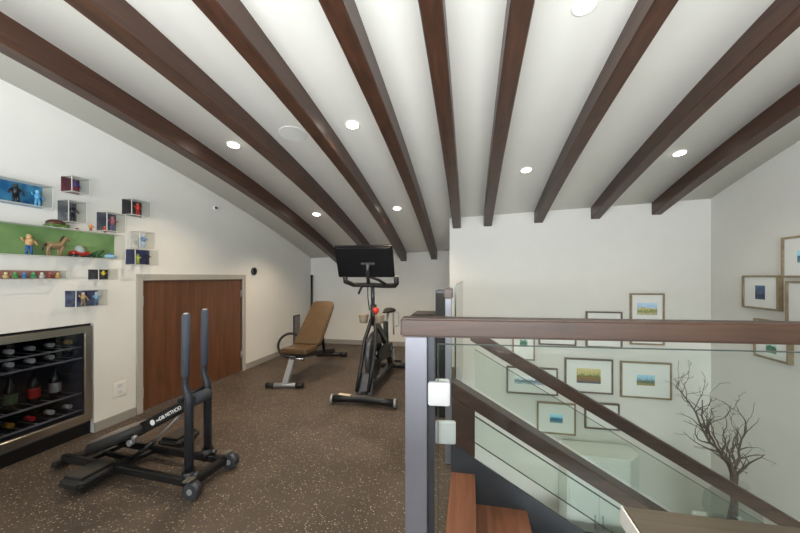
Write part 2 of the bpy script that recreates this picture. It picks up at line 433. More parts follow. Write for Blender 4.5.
# ------------------------------------------------------------ wine fridge
y0, y1, z0, z1 = FR[0]+.004, FR[1]-.022, .09, FR[3]-.018
t = thing('wine_fridge', 'built-in wine fridge with stainless frame and smoked glass door', 'fridge', (XL, (y0+y1)/2, 0))
m = MB(); xb = XL-.56
m.box((xb, y0, z0), (xb+.02, y1, z1)); m.box((xb, y0, z0), (XL-.02, y0+.02, z1)); m.box((xb, y1-.02, z0), (XL-.02, y1, z1))
m.box((xb, y0, z0), (XL-.02, y1, z0+.02)); m.box((xb, y0, z1-.02), (XL-.02, y1, z1)); m.build('body', M['dark'], t)
dr = MB(); x2, x3 = XL-.018, XL+.012; fw = .048
dr.box((x2, y0, z0+.02), (x3, y1, z0+.02+.06), .003); dr.box((x2, y0, z1-fw), (x3, y1, z1), .003)
dr.box((x2, y0, z0+.08), (x3, y0+fw, z1-fw), .003); dr.box((x2, y1-fw, z0+.08), (x3, y1, z1-fw), .003)
d = dr.build('door', M['steelh'], t); d['label'] = 'stainless door frame'
MB().box((x2+.008, y0+fw, z0+.08), (x2+.016, y1-fw, z1-fw)).build('door_glass', M['smoke'], d)
MB().box((XL-.12, y0, 0), (XL-.03, y1, z0), .002).build('toe_kick', M['plastic'], t)
m = MB(); m.box((XL-.12, y1+.001, 0), (XL-.03, FR[1]-.001, FR[3]-.001)); m.box((XL-.12, y0, z1+.001), (XL-.03, y1, FR[3]-.001)); m.build('reveal_strip', M['plastic'], t)
SH = [.318, .583, .668]
for z in SH + [.19]:
    s_ = MB()
    s_.box((XL-.055, y0+.024, z-.006), (XL-.045, y1-.024, z+.006), .001)
    s_.box((XL-.50, y0+.024, z-.006), (XL-.49, y1-.024, z+.006), .001)
    for k in range(9):
        y = y0+.04+(y1-y0-.08)*k/8; s_.cyl((XL-.49, y, z), (XL-.055, y, z), .0022, 6)
    s_.build('wire_shelf', M['shelf'], t)
# bottles lying on the shelves, necks to the door
caps = [(232,228,222), (206,48,46), (190,190,186), (196,150,60), (40,42,48), (228,226,220), (150,30,40), (210,208,200), (90,110,70), (224,224,220)]
capm = [mat('foil_%d' % i, c, .35, metal=.2) for i, c in enumerate(caps)]
cn = ['white', 'red', 'grey', 'gold', 'black', 'cream', 'dark red', 'ivory', 'olive green', 'pale']
row = {.668: 'top', .583: 'second', .19: 'lowest'}
def bottle(y, z, ci, where):
    t = thing('wine_bottle', 'wine bottle with %s foil, %s, behind the fridge glass' % (cn[ci], where), 'bottle', (XL-.2, y, z), 'bottles inside the wine fridge')
    b = MB(); r = .037
    prof = [(0, r*.9), (.01, r), (.19, r), (.225, r*.65), (.25, .0155), (.30, .0145)]
    b.tube([(XL-.42+a, y, z+r) for a, _ in prof], [q for _, q in prof], 16); b.build('body', M['bottle'], t)
    MB().cyl((XL-.135, y, z+r), (XL-.075, y, z+r), .0165, 14).build('foil', capm[ci], t)
pos = ['leftmost on %s shelf', 'second on %s shelf', 'third on %s shelf', 'fourth on %s shelf', 'fifth on %s shelf', 'rightmost on %s shelf']
rowsN = {.668: [0,5,9,2,7,3], .583: [2,4,9,5,2,4], .19: [5,8,3,1,0,7]}
for z, cs in rowsN.items():
    for k, ci in enumerate(cs):
        y = y0+.095+(y1-y0-.18)*k/5
        bottle(y, z+.007, ci, pos[k] % row[z])
# a row of upright jars / bottles on the middle shelf
for k in range(5):
    y = y0+.10+.125*k
    t2 = thing('standing_bottle', ['short clear bottle with pale label at left of the middle fridge shelf', 'dark bottle with grey label second on the middle fridge shelf', 'green bottle standing in the centre of the fridge', 'bottle with red and white label right of the fridge centre', 'small dark bottle standing rightmost on the middle fridge shelf'][k], 'bottle', (XL-.15, y, .325), 'bottles standing in the wine fridge')
    MB().lathe((XL-.15, y, .325), [(.030, 0), (.033, .01), (.033, .12), (.026, .15), (.011, .175), (.011, .215)]).build('body', M['bottle'], t2)
    MB().lathe((XL-.15, y, .325), [(.0336, .03), (.0338, .04), (.0338, .095), (.0336, .10)]).build('label', capm[[0,2,8,1,2][k]], t2)

# ------------------------------------------------------------ small things on the left wall
t = thing('wall_outlet', 'white wall outlet plate between wine fridge and low door', 'outlet', (XL, 2.28, .23))
MB().box((XL, 2.225, .215), (XL+.006, 2.335, .335), .002).build('plate', M['white'], t)
for z in (.25, .3):
    q = MB(); q.box((XL+.005, 2.262, z-.015), (XL+.009, 2.298, z+.015), .001); q.build('socket', M['brushed'], t)
t = thing('thermostat_dial', 'small round black dial on wall right of the low door', 'thermostat', (XL, 4.05, 1.27))
MB().cyl((XL, 4.05, 1.27), (XL+.022, 4.05, 1.27), .05, 30).build('body', M['darkgrey'], t)
MB().cyl((XL+.022, 4.05, 1.27), (XL+.026, 4.05, 1.27), .038, 30).build('face', M['disp'], t)
t = thing('wall_sensor', 'tiny grey sensor knob high on the left wall near the ceiling', 'sensor', (XL, 3.34, 1.97))
MB().cyl((XL, 3.34, 1.975), (XL+.02, 3.34, 1.975), .022, 20).build('base', M['white'], t); MB().ball((XL+.026, 3.34, 1.975), .016).build('lens', M['darkgrey'], t)
t = thing('wall_vent', 'narrow upright grey vent panel low on the wall behind the bench', 'vent', (XL, 5.18, .08))
m = MB(); m.box((XL, 5.09, .085), (XL+.02, 5.29, .56), .003); m.build('panel', M['darkgrey'], t)
m = MB()
for k in range(14): m.box((XL+.018, 5.105, .10+.032*k), (XL+.026, 5.275, .115+.032*k))
m.build('louvre', M['grey'], t)
m = MB(); m.cyl((-2.735, 5.56, 0), (-2.755, 5.60, 1.2), .019, 14)
t = thing('exercise_bar', 'long black bar standing upright in the back left corner', 'bar', (-2.74, 5.57, 0)); m.build('shaft', M['black'], t)
MB().cyl((-2.735, 5.56, 0), (-2.7355, 5.561, .03), .024, 14).build('end_cap', M['blackrub'], t)
MB().cyl((-2.755, 5.60, 1.195), (-2.7555, 5.601, 1.225), .023, 14).build('end_cap', M['blackrub'], t)

# ------------------------------------------------------------ toy display cases
def rgb(n, c, r=.5): return mat(n, c, r, var=.1, scale=30)
def case(label, ya, yb, za, zb, col, depth=.1, split=False, grp='clear acrylic display cases on the left wall'):
    t = thing('display_case', label, 'display case', (XL, (ya+yb)/2, za), grp)
    bk = MB(); bk.box((XL, ya, za), (XL+.004, yb, zb)); bk.build('back_panel', col, t)
    sh = MB(); e = .003; x0, x1 = XL+.0045, XL+depth
    sh.box((x1-e, ya, za), (x1, yb, zb)); sh.box((x0, ya, za), (x1-e, ya+e, zb)); sh.box((x0, yb-e, za), (x1-e, yb, zb))
    sh.box((x0, ya+e, za), (x1-e, yb-e, za+e)); sh.box((x0, ya+e, zb-e), (x1-e, yb-e, zb)); sh.build('clear_cover', M['acryl'], t)
    ed = MB(); q = .0022
    for z in (za, zb):
        ed.box((x1-q, ya, z-q), (x1+q, yb, z+q)); 
        for y in (ya, yb): ed.box((x0, y-q, z-q), (x1, y+q, z+q))
    for y in (ya, yb): ed.box((x1-q, y-q, za), (x1+q, y+q, zb))
    ed.build('edge_strip', M['acrylic_edge'], t)
    return t
def printmat(name, c1, c2, scale=14):
    m, nt, out = newmat(name); b = nt.nodes.new('ShaderNodeBsdfPrincipled')
    n = nt.nodes.new('ShaderNodeTexNoise'); n.inputs['Scale'].default_value = scale; n.inputs['Detail'].default_value = 3
    nt.links.new(coords(nt), n.inputs['Vector']); r = ramp(nt, [(.38, lin(c1)), (.62, lin(c2))], n.outputs['Fac'])
    nt.links.new(r.outputs[0], b.inputs['Base Color']); b.inputs['Roughness'].default_value = .5
    nt.links.new(b.outputs[0], out.inputs[0]); return m
case('long blue-backed case high at the left edge of the wall', 1.30, 1.76, 1.655, 1.80, printmat('blue_print', (30,92,140), (70,140,180)))
case('small dark red backed case, topmost on the wall', 1.87, 1.985, 1.80, 1.91, printmat('maroon_print', (84,30,48), (120,50,62)))
case('small grey-backed case directly below the dark red one', 1.85, 1.965, 1.585, 1.735, printmat('grey_print', (96,98,104), (140,140,142)))
case('small black-backed case farthest right at the top holding a red figure', 2.30, 2.47, 1.715, 1.845, printmat('black_print', (40,40,44), (66,64,68)))
case('small slate-backed case just above the right half of the green case', 2.105, 2.25, 1.555, 1.70, printmat('slate_print', (60,66,84), (98,100,116)))
case('long green-backed case, the widest one on the wall', 1.25, 2.235, 1.335, 1.53, printmat('green_print', (104,138,82), (130,162,104), 5), .115)
case('small white-backed case above the navy one, left of the door top', 2.37, 2.51, 1.445, 1.585, printmat('white_print', (200,198,196), (224,222,216)))
case('navy-backed case directly above the low door corner', 2.33, 2.545, 1.30, 1.43, printmat('navy_print', (38,46,88), (66,74,116)))
case('tiny dark case with yellow figure, left of the door top corner', 2.045, 2.185, 1.175, 1.255, printmat('charcoal_print', (36,36,44), (60,60,70)))
case('navy and silver case lowest on the wall above the wine fridge', 1.895, 2.11, .98, 1.10, printmat('indigo_print', (34,40,80), (90,100,130), 22))
case('long shallow reddish case holding a row of tiny toys', 1.25, 1.86, 1.183, 1.24, printmat('pink_print', (140,92,84), (176,130,118), 12), .07)

tm = {}
def TM(c):
    if c not in tm: tm[c] = mat('toy_paint_%d' % len(tm), c, .4, var=.08, scale=60)
    return tm[c]
def figure(label, y, z, h, top, legs, skin, x=XL+.045, arms=(1,-1), grp='small toy figures in the wall cases'):
    """generic little standing figure"""
    t = thing('toy_figure', label, 'toy', (x, y, z), grp)
    b = MB(); b.lathe((x, y, z), [(h*.07, h*.42), (h*.13, h*.52), (h*.16, h*.74), (h*.05, h*.80)], 12)
    for sgn, up in ((-1, arms[0]), (1, arms[1])):
        b.tube([(x, y+sgn*h*.13, z+h*.72), (x+.003, y+sgn*h*.26, z+h*(.62+.06*up)), (x+.005, y+sgn*h*.30, z+h*(.60+.22*up))], [h*.05, h*.045, h*.035], 8)
    b.build('torso', TM(top), t)
    l = MB()
    for sgn in (-1, 1): l.tube([(x, y+sgn*h*.05, z+h*.46), (x, y+sgn*h*.09, z+h*.22), (x, y+sgn*h*.10, z+h*.02)], [h*.075, h*.06, h*.05], 8); l.ball((x+h*.03, y+sgn*h*.10, z+h*.025), h*.045, (1.5,.9,.6))
    l.build('legs', TM(legs), t)
    MB().ball((x, y, z+h*.88), h*.105, (1,1,1.15)).build('head', TM(skin), t)
    return t
figure('dark cloaked toy figure in the blue-backed case', 1.60, 1.659, .125, (34,34,38), (30,30,34), (40,40,44), arms=(-.6,-.6))
figure('light blue toy figure in the blue-backed case', 1.71, 1.659, .11, (90,160,205), (100,170,210), (120,180,215))
figure('purple and blue toy figure in the dark red backed case', 1.93, 1.804, .095, (66,58,120), (120,40,60), (60,54,90))
figure('black toy figure in the grey-backed case', 1.91, 1.589, .13, (38,40,50), (34,36,44), (52,54,64), arms=(-.4,-.4))
figure('red toy figure with raised arms in the black-backed case', 2.40, 1.719, .11, (196,52,36), (170,44,34), (200,70,50), arms=(.6,.8))
figure('pink and grey toy figure in the slate-backed case', 2.19, 1.559, .12, (150,84,96), (90,92,120), (170,110,120), arms=(.7,.6))
figure('blue and white toy figure in the white-backed case', 2.45, 1.449, .12, (110,140,180), (170,190,210), (190,205,220), arms=(-.3,-.2))
figure('yellow-green toy figure in the navy-backed case', 2.40, 1.304, .09, (176,188,70), (150,165,60), (170,180,80), arms=(.2,.5))
figure('dark blue toy figure in the navy-backed case', 2.485, 1.304, .11, (34,40,66), (30,34,56), (50,56,84), arms=(.5,.2))
figure('yellow toy figure in the tiny dark case', 2.12, 1.179, .068, (214,190,50), (40,40,44), (220,200,80), arms=(.8,.6))
figure('tan toy figure in the lowest navy case', 1.98, .984, .10, (190,160,110), (150,130,100), (210,180,140))
figure('silver-blue toy figure in the lowest navy case', 2.07, .984, .10, (130,170,200), (90,110,140), (180,190,200), arms=(.1,.4))
figure('blond toy figure with raised arm and blue trousers in the green case', 1.66, 1.339, .135, (206,160,112), (44,92,150), (206,166,120), x=XL+.055, arms=(1,-.5))
# toy horse
x, y, z = XL+.055, 1.80, 1.339
t = thing('toy_horse', 'brown toy horse standing in the green case', 'toy', (x, y, z), 'small toys in the green case')
b = MB(); b.tube([(x, y-.045, z+.075), (x, y-.01, z+.072), (x, y+.03, z+.076), (x, y+.045, z+.10), (x, y+.055, z+.125)], [.018, .022, .022, .014, .012], 10)
b.tube([(x, y+.05, z+.128), (x, y+.085, z+.112)], [.014, .008], 8)
for dy in (-.04, -.03, .025, .038): b.tube([(x+(.012 if dy in (-.04, .038) else -.012), y+dy, z+.07), (x, y+dy-.004, z+.035), (x, y+dy, z+.003)], [.011, .007, .008], 8)
b.build('body', TM((150,122,88)), t)
MB().tube([(x, y-.05, z+.08), (x, y-.068, z+.06), (x, y-.07, z+.03)], [.007, .008, .003], 8).build('tail', TM((70,52,38)), t)
MB().tube([(x, y+.03, z+.10), (x, y+.043, z+.132), (x, y+.055, z+.142)], [.006, .007, .004], 8).build('mane', TM((70,52,38)), t)
# red toy vehicle
y = 1.95
t = thing('toy_car', 'red toy vehicle with clear dome in the green case', 'toy', (x, y, z), 'small toys in the green case')
MB().box((x-.025, y-.06, z+.012), (x+.025, y+.06, z+.045), .01).build('body', TM((176,42,36)), t)
MB().ball((x, y, z+.05), .03, (.8, 1, 1.2)).build('dome', TM((170,180,180)), t)
for dy in (-.04, .04):
    w = MB(); w.cyl((x-.03, y+dy, z+.013), (x+.03, y+dy, z+.013), .013, 12); w.build('wheel', TM((40,40,44)), t)
y = 2.07
t = thing('toy_dinosaur', 'dark green crouching toy animal in the green case', 'toy', (x, y, z), 'small toys in the green case')
b = MB(); b.tube([(x, y-.06, z+.012), (x, y-.03, z+.025), (x, y, z+.034), (x, y+.02, z+.05), (x, y+.04, z+.058)], [.004, .012, .02, .013, .012], 10)
for dy in (-.015, .012): b.tube([(x+.01, y+dy, z+.028), (x+.014, y+dy, z+.003)], [.009, .007], 8); b.tube([(x-.01, y+dy, z+.028), (x-.014, y+dy, z+.003)], [.009, .007], 8)
b.build('body', TM((46,86,52)), t)
t = thing('toy_boat', 'pale blue oval toy craft at the right end of the green case', 'toy', (x, 2.17, z), 'small toys in the green case')
MB().ball((x, 2.165, z+.018), .05, (.5, 1, .34)).build('hull', TM((150,196,224)), t); MB().ball((x, 2.165, z+.030), .022, (.6, 1, .7)).build('canopy', TM((70,120,180)), t)
# toys on top of the green case
z = 1.533; x = XL+.06
t = thing('toy_turtle', 'brown domed toy turtle on top of the green case', 'toy', (x, 1.80, z), 'toys on top of the green case')
MB().ball((x, 1.80, z+.03), .055, (.7, 1, .5)).build('shell', TM((74,46,34)), t); b = MB(); b.ball((x, 1.80, z+.016), .055, (.75, 1.15, .2)); b.ball((x, 1.87, z+.018), .014)
for dy in (-.04, .03): b.ball((x+.03, 1.80+dy, z+.009), .011, (1, 1.3, .8)); b.ball((x-.03, 1.80+dy, z+.009), .011, (1, 1.3, .8))
b.build('body', TM((86,120,60)), t)
figure('tiny orange toy figure on top of the green case', 2.02, z, .062, (206,120,50), (150,80,40), (214,170,120), x=x, arms=(-.3,-.3), grp='toys on top of the green case')
figure('tiny red-orange toy figure at the right on top of the green case', 2.12, z, .058, (200,70,40), (120,60,40), (210,100,60), x=x, arms=(-.3,-.3), grp='toys on top of the green case')
t = thing('toy_ball', 'tiny brown toy on top of the green case between turtle and orange figure', 'toy', (x, 1.93, z)); MB().ball((x, 1.93, z+.009), .009, (1,1.4,1)).build('body', TM((120,70,50)), t)
# tiny toys in the long shallow case
for k, c in enumerate([(196,170,120), (70,140,70), (60,110,160), (60,150,90), (200,196,190), (150,70,60), (196,160,90)]):
    y = 1.56+.045*k; x = XL+.035; z = 1.187
    nm = ['sand coloured', 'leaf green', 'blue', 'sea green', 'white', 'brick red', 'golden'][k]
    t = thing('tiny_toy', '%s tiny toy in the long shallow case' % nm, 'toy', (x, y, z), 'row of tiny toys in the shallow case')
    MB().ball((x, y, z+.013), .013, (1, 1.2, 1)).build('body', TM(c), t); MB().ball((x, y, z+.032), .009).build('head', TM(tuple(min(255, v+30) for v in c)), t)

# ------------------------------------------------------------ squat machine
t = thing('squat_machine', 'black squat exercise machine with two upright grey handles beside the wine fridge', 'exercise machine', (-2.0, 1.74, 0))
def bar(name, p0, p1, w, h, m_='black', bev=.006, par=None): return MB().bar(p0, p1, w, h, bev).build(name, M[m_], par or t)
bar('base_rail', (-1.49, 1.60, .065), (-2.50, 1.665, .065), .035, .045)
bar('base_rail', (-1.49, 1.84, .065), (-2.46, 1.90, .065), .035, .045)
bar('cross_bar', (-1.515, 1.585, .055), (-1.50, 1.865, .055), .045, .045)
bar('cross_bar', (-2.12, 1.545, .05), (-2.02, 2.02, .05), .035, .035)
MB().bar((-2.52, 1.62, .03), (-2.48, 1.93, .03), .05, .035, .008).build('rear_foot', M['blackrub'], t)
for y in (1.575, 1.875):
    w = MB(); w.cyl((-1.47, y-.022, .045), (-1.47, y+.022, .045), .045, 24); wo = w.build('wheel', M['darkgrey'], t)
    MB().cyl((-1.47, y-.025, .045), (-1.47, y+.025, .045), .016, 12).build('hub', M['silver'], wo)
    MB().obox((-1.49, y, .098), (.05, .05, .012), (0, -.2, 0), .004).build('wheel_guard', M['seat'], t)
for c, a in (((-2.13, 1.545, .065), .35), ((-2.00, 2.03, .065), .35)):
    p = MB(); p.obox(c, (.17, .22, .07), (0, 0, 0), .025); po = p.build('foot_pad', M['blackrub'], t)
    MB().obox((c[0], c[1], c[2]+.036), (.12, .16, .005), (0, 0, 0), .002).build('grip_top', M['grip'], po)
for (xb, y, xt) in ((-1.535, 1.62, -1.554), (-1.62, 1.855, -1.640)):
    s_ = MB(); s_.tube([(xb, y, .06), (xb, y, .50), (xb-.006, y, .54), (xt-.006, y, .585), (xt-.004, y, .62), (xt, y, .96)], [.0235, .0235, .022, .019, .017, .017], 20); s_.build('upright', M['tube'], t)
    f = MB(); f.tube([(xt-.0035, y, .64), (xt-.0035, y, .645), (xt, y, .985), (xt, y, .99)], [.018, .0215, .0215, .017], 22); fo = f.build('foam_grip', M['foam'], t)
    MB().cyl((xt, y, .985), (xt, y, .996), .013, 18).build('end_plug', M['silver'], fo)
    MB().cyl((xb, y, .05), (xb, y, .12), .036, 20).build('collar', M['black'], t)
    k = MB(); k.cyl((xb+.02, y, .10), (xb+.058, y, .10), .012, 12); k.build('knob', M['darkgrey'], t)
arm0, arm1 = Vector((-2.16, 1.74, .165)), Vector((-1.572, 1.74, .484))
MB().bar(arm0, arm1, .05, .068, .006).build('seat_arm', M['black'], t)
k = MB(); k.cyl((-1.572, 1.675, .484), (-1.572, 1.80, .484), .034, 20); k.build('pivot', M['foam'], t)
s_ = MB(); s_.cyl((-1.595, 1.62, .50), (-1.645, 1.855, .50), .013, 16); s_.build('pivot_bar', M['black'], t)
# pad seat: long rounded saddle tilted with the arm
sd = MB(); N = 30
ang = math.radians(21); cx, cz = -2.135, .212
rings = []
for (sc, dz) in ((.86, -.04), (1.0, -.026), (1.0, .008), (.93, .022), (.7, .028)):
    rings.append([sd.bm.verts.new((cx + math.cos(a)*.198*sc*math.cos(ang) - dz*math.sin(ang), 1.74 + math.sin(a)*.145*sc*(1-.25*math.cos(a)), cz + math.cos(a)*.198*sc*math.sin(ang) + dz*math.cos(ang))) for a in [2*math.pi*q/N for q in range(N)]])
for r0, r1 in zip(rings, rings[1:]):
    for q in range(N): f = sd.bm.faces.new((r0[q], r0[(q+1)%N], r1[(q+1)%N], r1[q])); f.smooth = True
sd.bm.faces.new(rings[0][::-1]); sd.bm.faces.new(rings[-1]); so = sd.build('seat', M['blackrub'], t)
sp = MB(); r2 = []
for (sc, dz) in ((.92, .020), (.86, .030), (.6, .034)):
    r2.append([sp.bm.verts.new((cx + math.cos(a)*.198*sc*math.cos(ang) - dz*math.sin(ang), 1.74 + math.sin(a)*.145*sc*(1-.25*math.cos(a)), cz + math.cos(a)*.198*sc*math.sin(ang) + dz*math.cos(ang))) for a in [2*math.pi*q/N for q in range(N)]])
for r0, r1 in zip(r2, r2[1:]):
    for q in range(N): f = sp.bm.faces.new((r0[q], r0[(q+1)%N], r1[(q+1)%N], r1[q])); f.smooth = True
sp.bm.faces.new(r2[0][::-1]); sp.bm.faces.new(r2[-1]); sp.build('seat_top', M['seat'], so)
s_ = MB(); s_.cyl((-2.08, 1.74, .05), (-1.90, 1.74, .19), .014, 14); s_.build('piston', M['black'], t)
MB().cyl((-1.90, 1.74, .19), (-1.72, 1.74, .36), .006, 10).build('piston_rod', M['silver'], t)
bar('cross_bar', (-2.09, 1.63, .055), (-2.085, 1.885, .055), .04, .035)
bar('link', (-2.3, 1.74, .08), (-2.06, 1.74, .06), .03, .025)
bar('link', (-2.28, 1.655, .075), (-2.27, 1.89, .075), .03, .025)
k = MB(); k.cyl((-2.0, 1.69, .20), (-2.0, 1.665, .20), .018, 14); k.cyl((-1.97, 1.69, .235), (-1.97, 1.665, .235), .011, 12); k.build('adjuster_knob', M['silver'], t)
def text_mesh(body, size, origin, xdir, ydir, m_, parent, name='lettering', depth=.0008):
    cu = bpy.data.curves.new('txt', 'FONT'); cu.body = body; cu.size = size; cu.extrude = depth; cu.offset = size*.015
    o = bpy.data.objects.new('txt', cu); C.objects.link(o)
    me = bpy.data.meshes.new_from_object(o); bpy.data.objects.remove(o)
    X = Vector(xdir).normalized(); Y = Vector(ydir).normalized(); Z = X.cross(Y)
    off = Vector((0,0,0)); r = parent
    while r is not None: off += Vector(r.location); r = r.parent
    p = Vector(origin)-off
    me.transform(Matrix(((X.x, Y.x, Z.x, p.x), (X.y, Y.y, Z.y, p.y), (X.z, Y.z, Z.z, p.z), (0,0,0,1))))
    me.materials.clear(); me.materials.append(m_)
    q = bpy.data.objects.new(name, me); C.objects.link(q); q.parent = parent; return q
ad = (arm1-arm0).normalized(); up = Vector((-ad.z, 0, ad.x))
p0 = arm0 + ad*.315 - up*.011 + Vector((0, -.0262, 0))
text_mesh('THE', .016, p0+ad*.028+up*.002, ad, up, M['text'], t)
text_mesh('DB METHOD', .0305, p0+ad*.056, ad, up, M['text'], t)
q = p0+up*.011; MB().cyl(q+Vector((0, .001, 0)), q+Vector((0, -.001, 0)), .017, 24).build('emblem', M['text'], t)

# ------------------------------------------------------------ weight bench
t = thing('weight_bench', 'adjustable weight bench with raised tan backrest and silver front post', 'bench', (-1.93, 4.0, 0))
MB().cyl((-2.14, 3.30, .03), (-1.765, 3.37, .03), .024, 16).build('front_foot', M['silver'], t)
for p, q in (((-2.15, 3.298, .03), (-2.07, 3.313, .03)), ((-1.835, 3.357, .03), (-1.755, 3.372, .03))): MB().cyl(p, q, .029, 16).build('foot_cap', M['blackrub'], t)
MB().bar((-1.95, 3.335, .04), (-1.945, 3.50, .30), .065, .045, .006, up=(0, -1, .5)).build('front_post', M['silver'], t)
MB().bar((-1.945, 3.50, .30), (-2.02, 4.78, .10), .05, .06, .006).build('main_beam', M['black'], t)
MB().cyl((-2.25, 4.76, .035), (-1.82, 4.83, .035), .03, 16).build('rear_foot', M['black'], t)
for p, q in (((-2.26, 4.758, .035), (-2.17, 4.773, .035)), ((-1.90, 4.817, .035), (-1.81, 4.832, .035))): MB().cyl(p, q, .036, 16).build('foot_cap', M['blackrub'], t)
MB().bar((-2.02, 4.795, .03), (-2.02, 4.795, .12), .05, .05, .004, up=(0,1,0)).build('rear_bracket', M['black'], t)
# seat pad and back pad as tapering prisms
def pad(name, c0, w0, c1, w1, th, m_, par):
    c0, c1 = Vector(c0), Vector(c1); d = (c1-c0).normalized(); sx = Vector((1, .0, 0)); nn = sx.cross(d).normalized()
    L = (c1-c0).length; pts = []
    for a, b in ((-.5*w0, .02), (-.38*w0, 0), (.38*w0, 0), (.5*w0, .02), (.5*w1, L-.05), (.40*w1, L), (-.40*w1, L), (-.5*w1, L-.05)):
        pts.append(c0+sx*a+d*b-nn*th/2)
    return MB().prism(pts, nn*th, .012).build(name, m_, par)
s1 = pad('seat_pad', (-1.925, 3.44, .365), .33, (-1.915, 3.78, .36), .33, .055, M['gold'], t)
pad('seat_base', (-1.925, 3.46, .328), .29, (-1.915, 3.77, .323), .29, .02, M['black'], t)
s2 = pad('back_pad', (-1.915, 3.76, .375), .34, (-1.885, 4.20, .865), .30, .055, M['gold'], t)
pad('back_board', (-1.915, 3.80, .355), .32, (-1.885, 4.232, .835), .28, .025, M['black'], t)
MB().bar((-1.91, 4.12, .68), (-1.975, 4.40, .15), .04, .035, .005).build('support_strut', M['black'], t)
MB().bar((-1.92, 3.78, .30), (-1.92, 3.86, .42), .12, .05, .005).build('hinge_bracket', M['darkgrey'], t)
k = MB(); k.cyl((-1.96, 3.46, .29), (-1.80, 3.45, .29), .012, 12); k.cyl((-1.82, 3.45, .29), (-1.79, 3.45, .29), .022, 14); k.build('pull_pin', M['chrome'], t)
m = MB(); m.ring((-2.60, 4.60, .195), .172, .0175, (.42, -.85, .26), 48, 12); m.build
o = m.build('exercise_ring', M['blackrub']); tag(o, 'black exercise ring leaning on the wall behind the bench seat', 'exercise ring')
o.location.z = 0.0

# ------------------------------------------------------------ exercise bike
t = thing('exercise_bike', 'black indoor exercise bike with a large tilted screen', 'exercise bike', (-1.0, 3.6, 0))
BXc = -1.0
# front foot, gently bowed
m = MB(); m.tube([(-1.27, 3.02, .045), (-1.15, 3.03, .052), (-.97, 3.035, .062), (-.80, 3.03, .052), (-.67, 3.02, .045)], [.034, .034, .036, .034, .034], 18)
ff = m.build('front_foot', M['black'], t)
for x in (-1.275, -.665): MB().cyl((x-.012, 3.02, .045), (x+.012, 3.02, .045), .043, 20).build('end_cap', M['silver'], ff)
MB().obox((-1.155, 3.03, .0885), (.12, .045, .005), (0, .05, 0), .001).build('sticker', M['paper'], ff)
MB().cyl((-1.30, 4.33, .04), (-.64, 4.34, .04), .034, 18).build('rear_foot', M['black'], t)
# base beam between the feet and wide grey front plate
MB().bar((-.99, 3.04, .07), (-1.0, 4.33, .06), .07, .06, .01).build('base_beam', M['black'], t)
MB().prism([(-1.075, 3.07, .035), (-.905, 3.07, .035), (-.93, 3.22, .24), (-1.055, 3.22, .24)], (0, .03, 0), .006).build('front_plate', M['darkgrey'], t)
# flywheel
fw_ = MB(); Y0_, Z0_ = 3.50, .36
fw_.tube([(-1.03, Y0_, Z0_), (-1.028, Y0_, Z0_), (-.982, Y0_, Z0_), (-.98, Y0_, Z0_)], [.235, .245, .245, .235], 48); fo = fw_.build('flywheel', M['plastic'], t)
m = MB(); m.ring((-1.005, Y0_, Z0_), .243, .012, (1,0,0), 48, 8, 2.2); m.build('rim', M['darkgrey'], fo)
MB().cyl((-1.05, Y0_, Z0_), (-.96, Y0_, Z0_), .04, 20).build('hub', M['chrome'], fo)
# fork legs on both sides of the wheel
for sx, xx in ((-1, -1.062), (1, -.948)):
    MB().tube([(xx, 3.10, .10), (xx+sx*.003, 3.26, .33), (xx, 3.36, .55), (-1.005+sx*.03, 3.46, .70), (-1.01+sx*.015, 3.50, .78)], [.018, .019, .02, .021, .022], 14).build('fork_leg', M['black'], t)
MB().tube([(-1.005, 3.50, .68), (-1.01, 3.50, .90)], [.036, .034], 18).build('head_tube', M['black'], t)
MB().tube([(-1.015, 3.50, .86), (-1.02, 3.50, 1.12)], [.021, .021], 16).build('handlebar_post', M['darkgrey'], t)
MB().tube([(-1.045, 3.47, .84), (-1.06, 3.46, .98), (-1.055, 3.44, 1.12)], .006, 8).build('cable', M['plastic'], t)
# body and saddle
MB().bar((-1.005, 3.52, .72), (-1.0, 3.98, .42), .055, .10, .015).build('down_tube', M['black'], t)
MB().tube([(-1.0, 4.02, .30), (-.99, 3.96, .66)], [.034, .030], 18).build('seat_tube', M['black'], t)
MB().tube([(-.99, 3.965, .60), (-.975, 4.02, .755)], .017, 14).build('seat_post', M['silver'], t)
MB().bar((-1.0, 4.02, .34), (-1.0, 4.28, .08), .06, .07, .01).build('rear_strut', M['black'], t)
m = MB(); m.tube([(-.985, 3.86, .775), (-.98, 3.93, .78), (-.975, 4.02, .785), (-.972, 4.10, .79), (-.972, 4.14, .79)], [.022, .032, .062, .078, .06], 18)
for v in m.bm.verts: v.co.z = .78+(v.co.z-.78)*.42
m.build('saddle', M['blackrub'], t)
# crank, pedals
MB().cyl((-1.10, 3.93, .34), (-.90, 3.93, .34), .035, 18).build('bottom_bracket', M['darkgrey'], t)
MB().prism([(-.945, 3.75, .27), (-.945, 4.02, .25), (-.945, 4.05, .40), (-.945, 3.75, .45), (-.945, 3.48, .42), (-.945, 3.46, .30)], (.022, 0, 0), .006).build('chain_guard', M['plastic'], t)
for sx, dz in ((-1, .12), (1, -.13)):
    x = -1.0+sx*.115; m = MB(); m.bar((x, 3.93, .34), (x, 3.94, .34+dz), .018, .03, .004, up=(0,1,0)); co = m.build('crank_arm', M['silver'], t)
    p = MB(); p.box((x+sx*.012-.0 if sx > 0 else x-.10, 3.89, .325+dz), (x+.10 if sx > 0 else x-.012, 3.99, .35+dz), .006); p.build('pedal', M['plastic'], co)
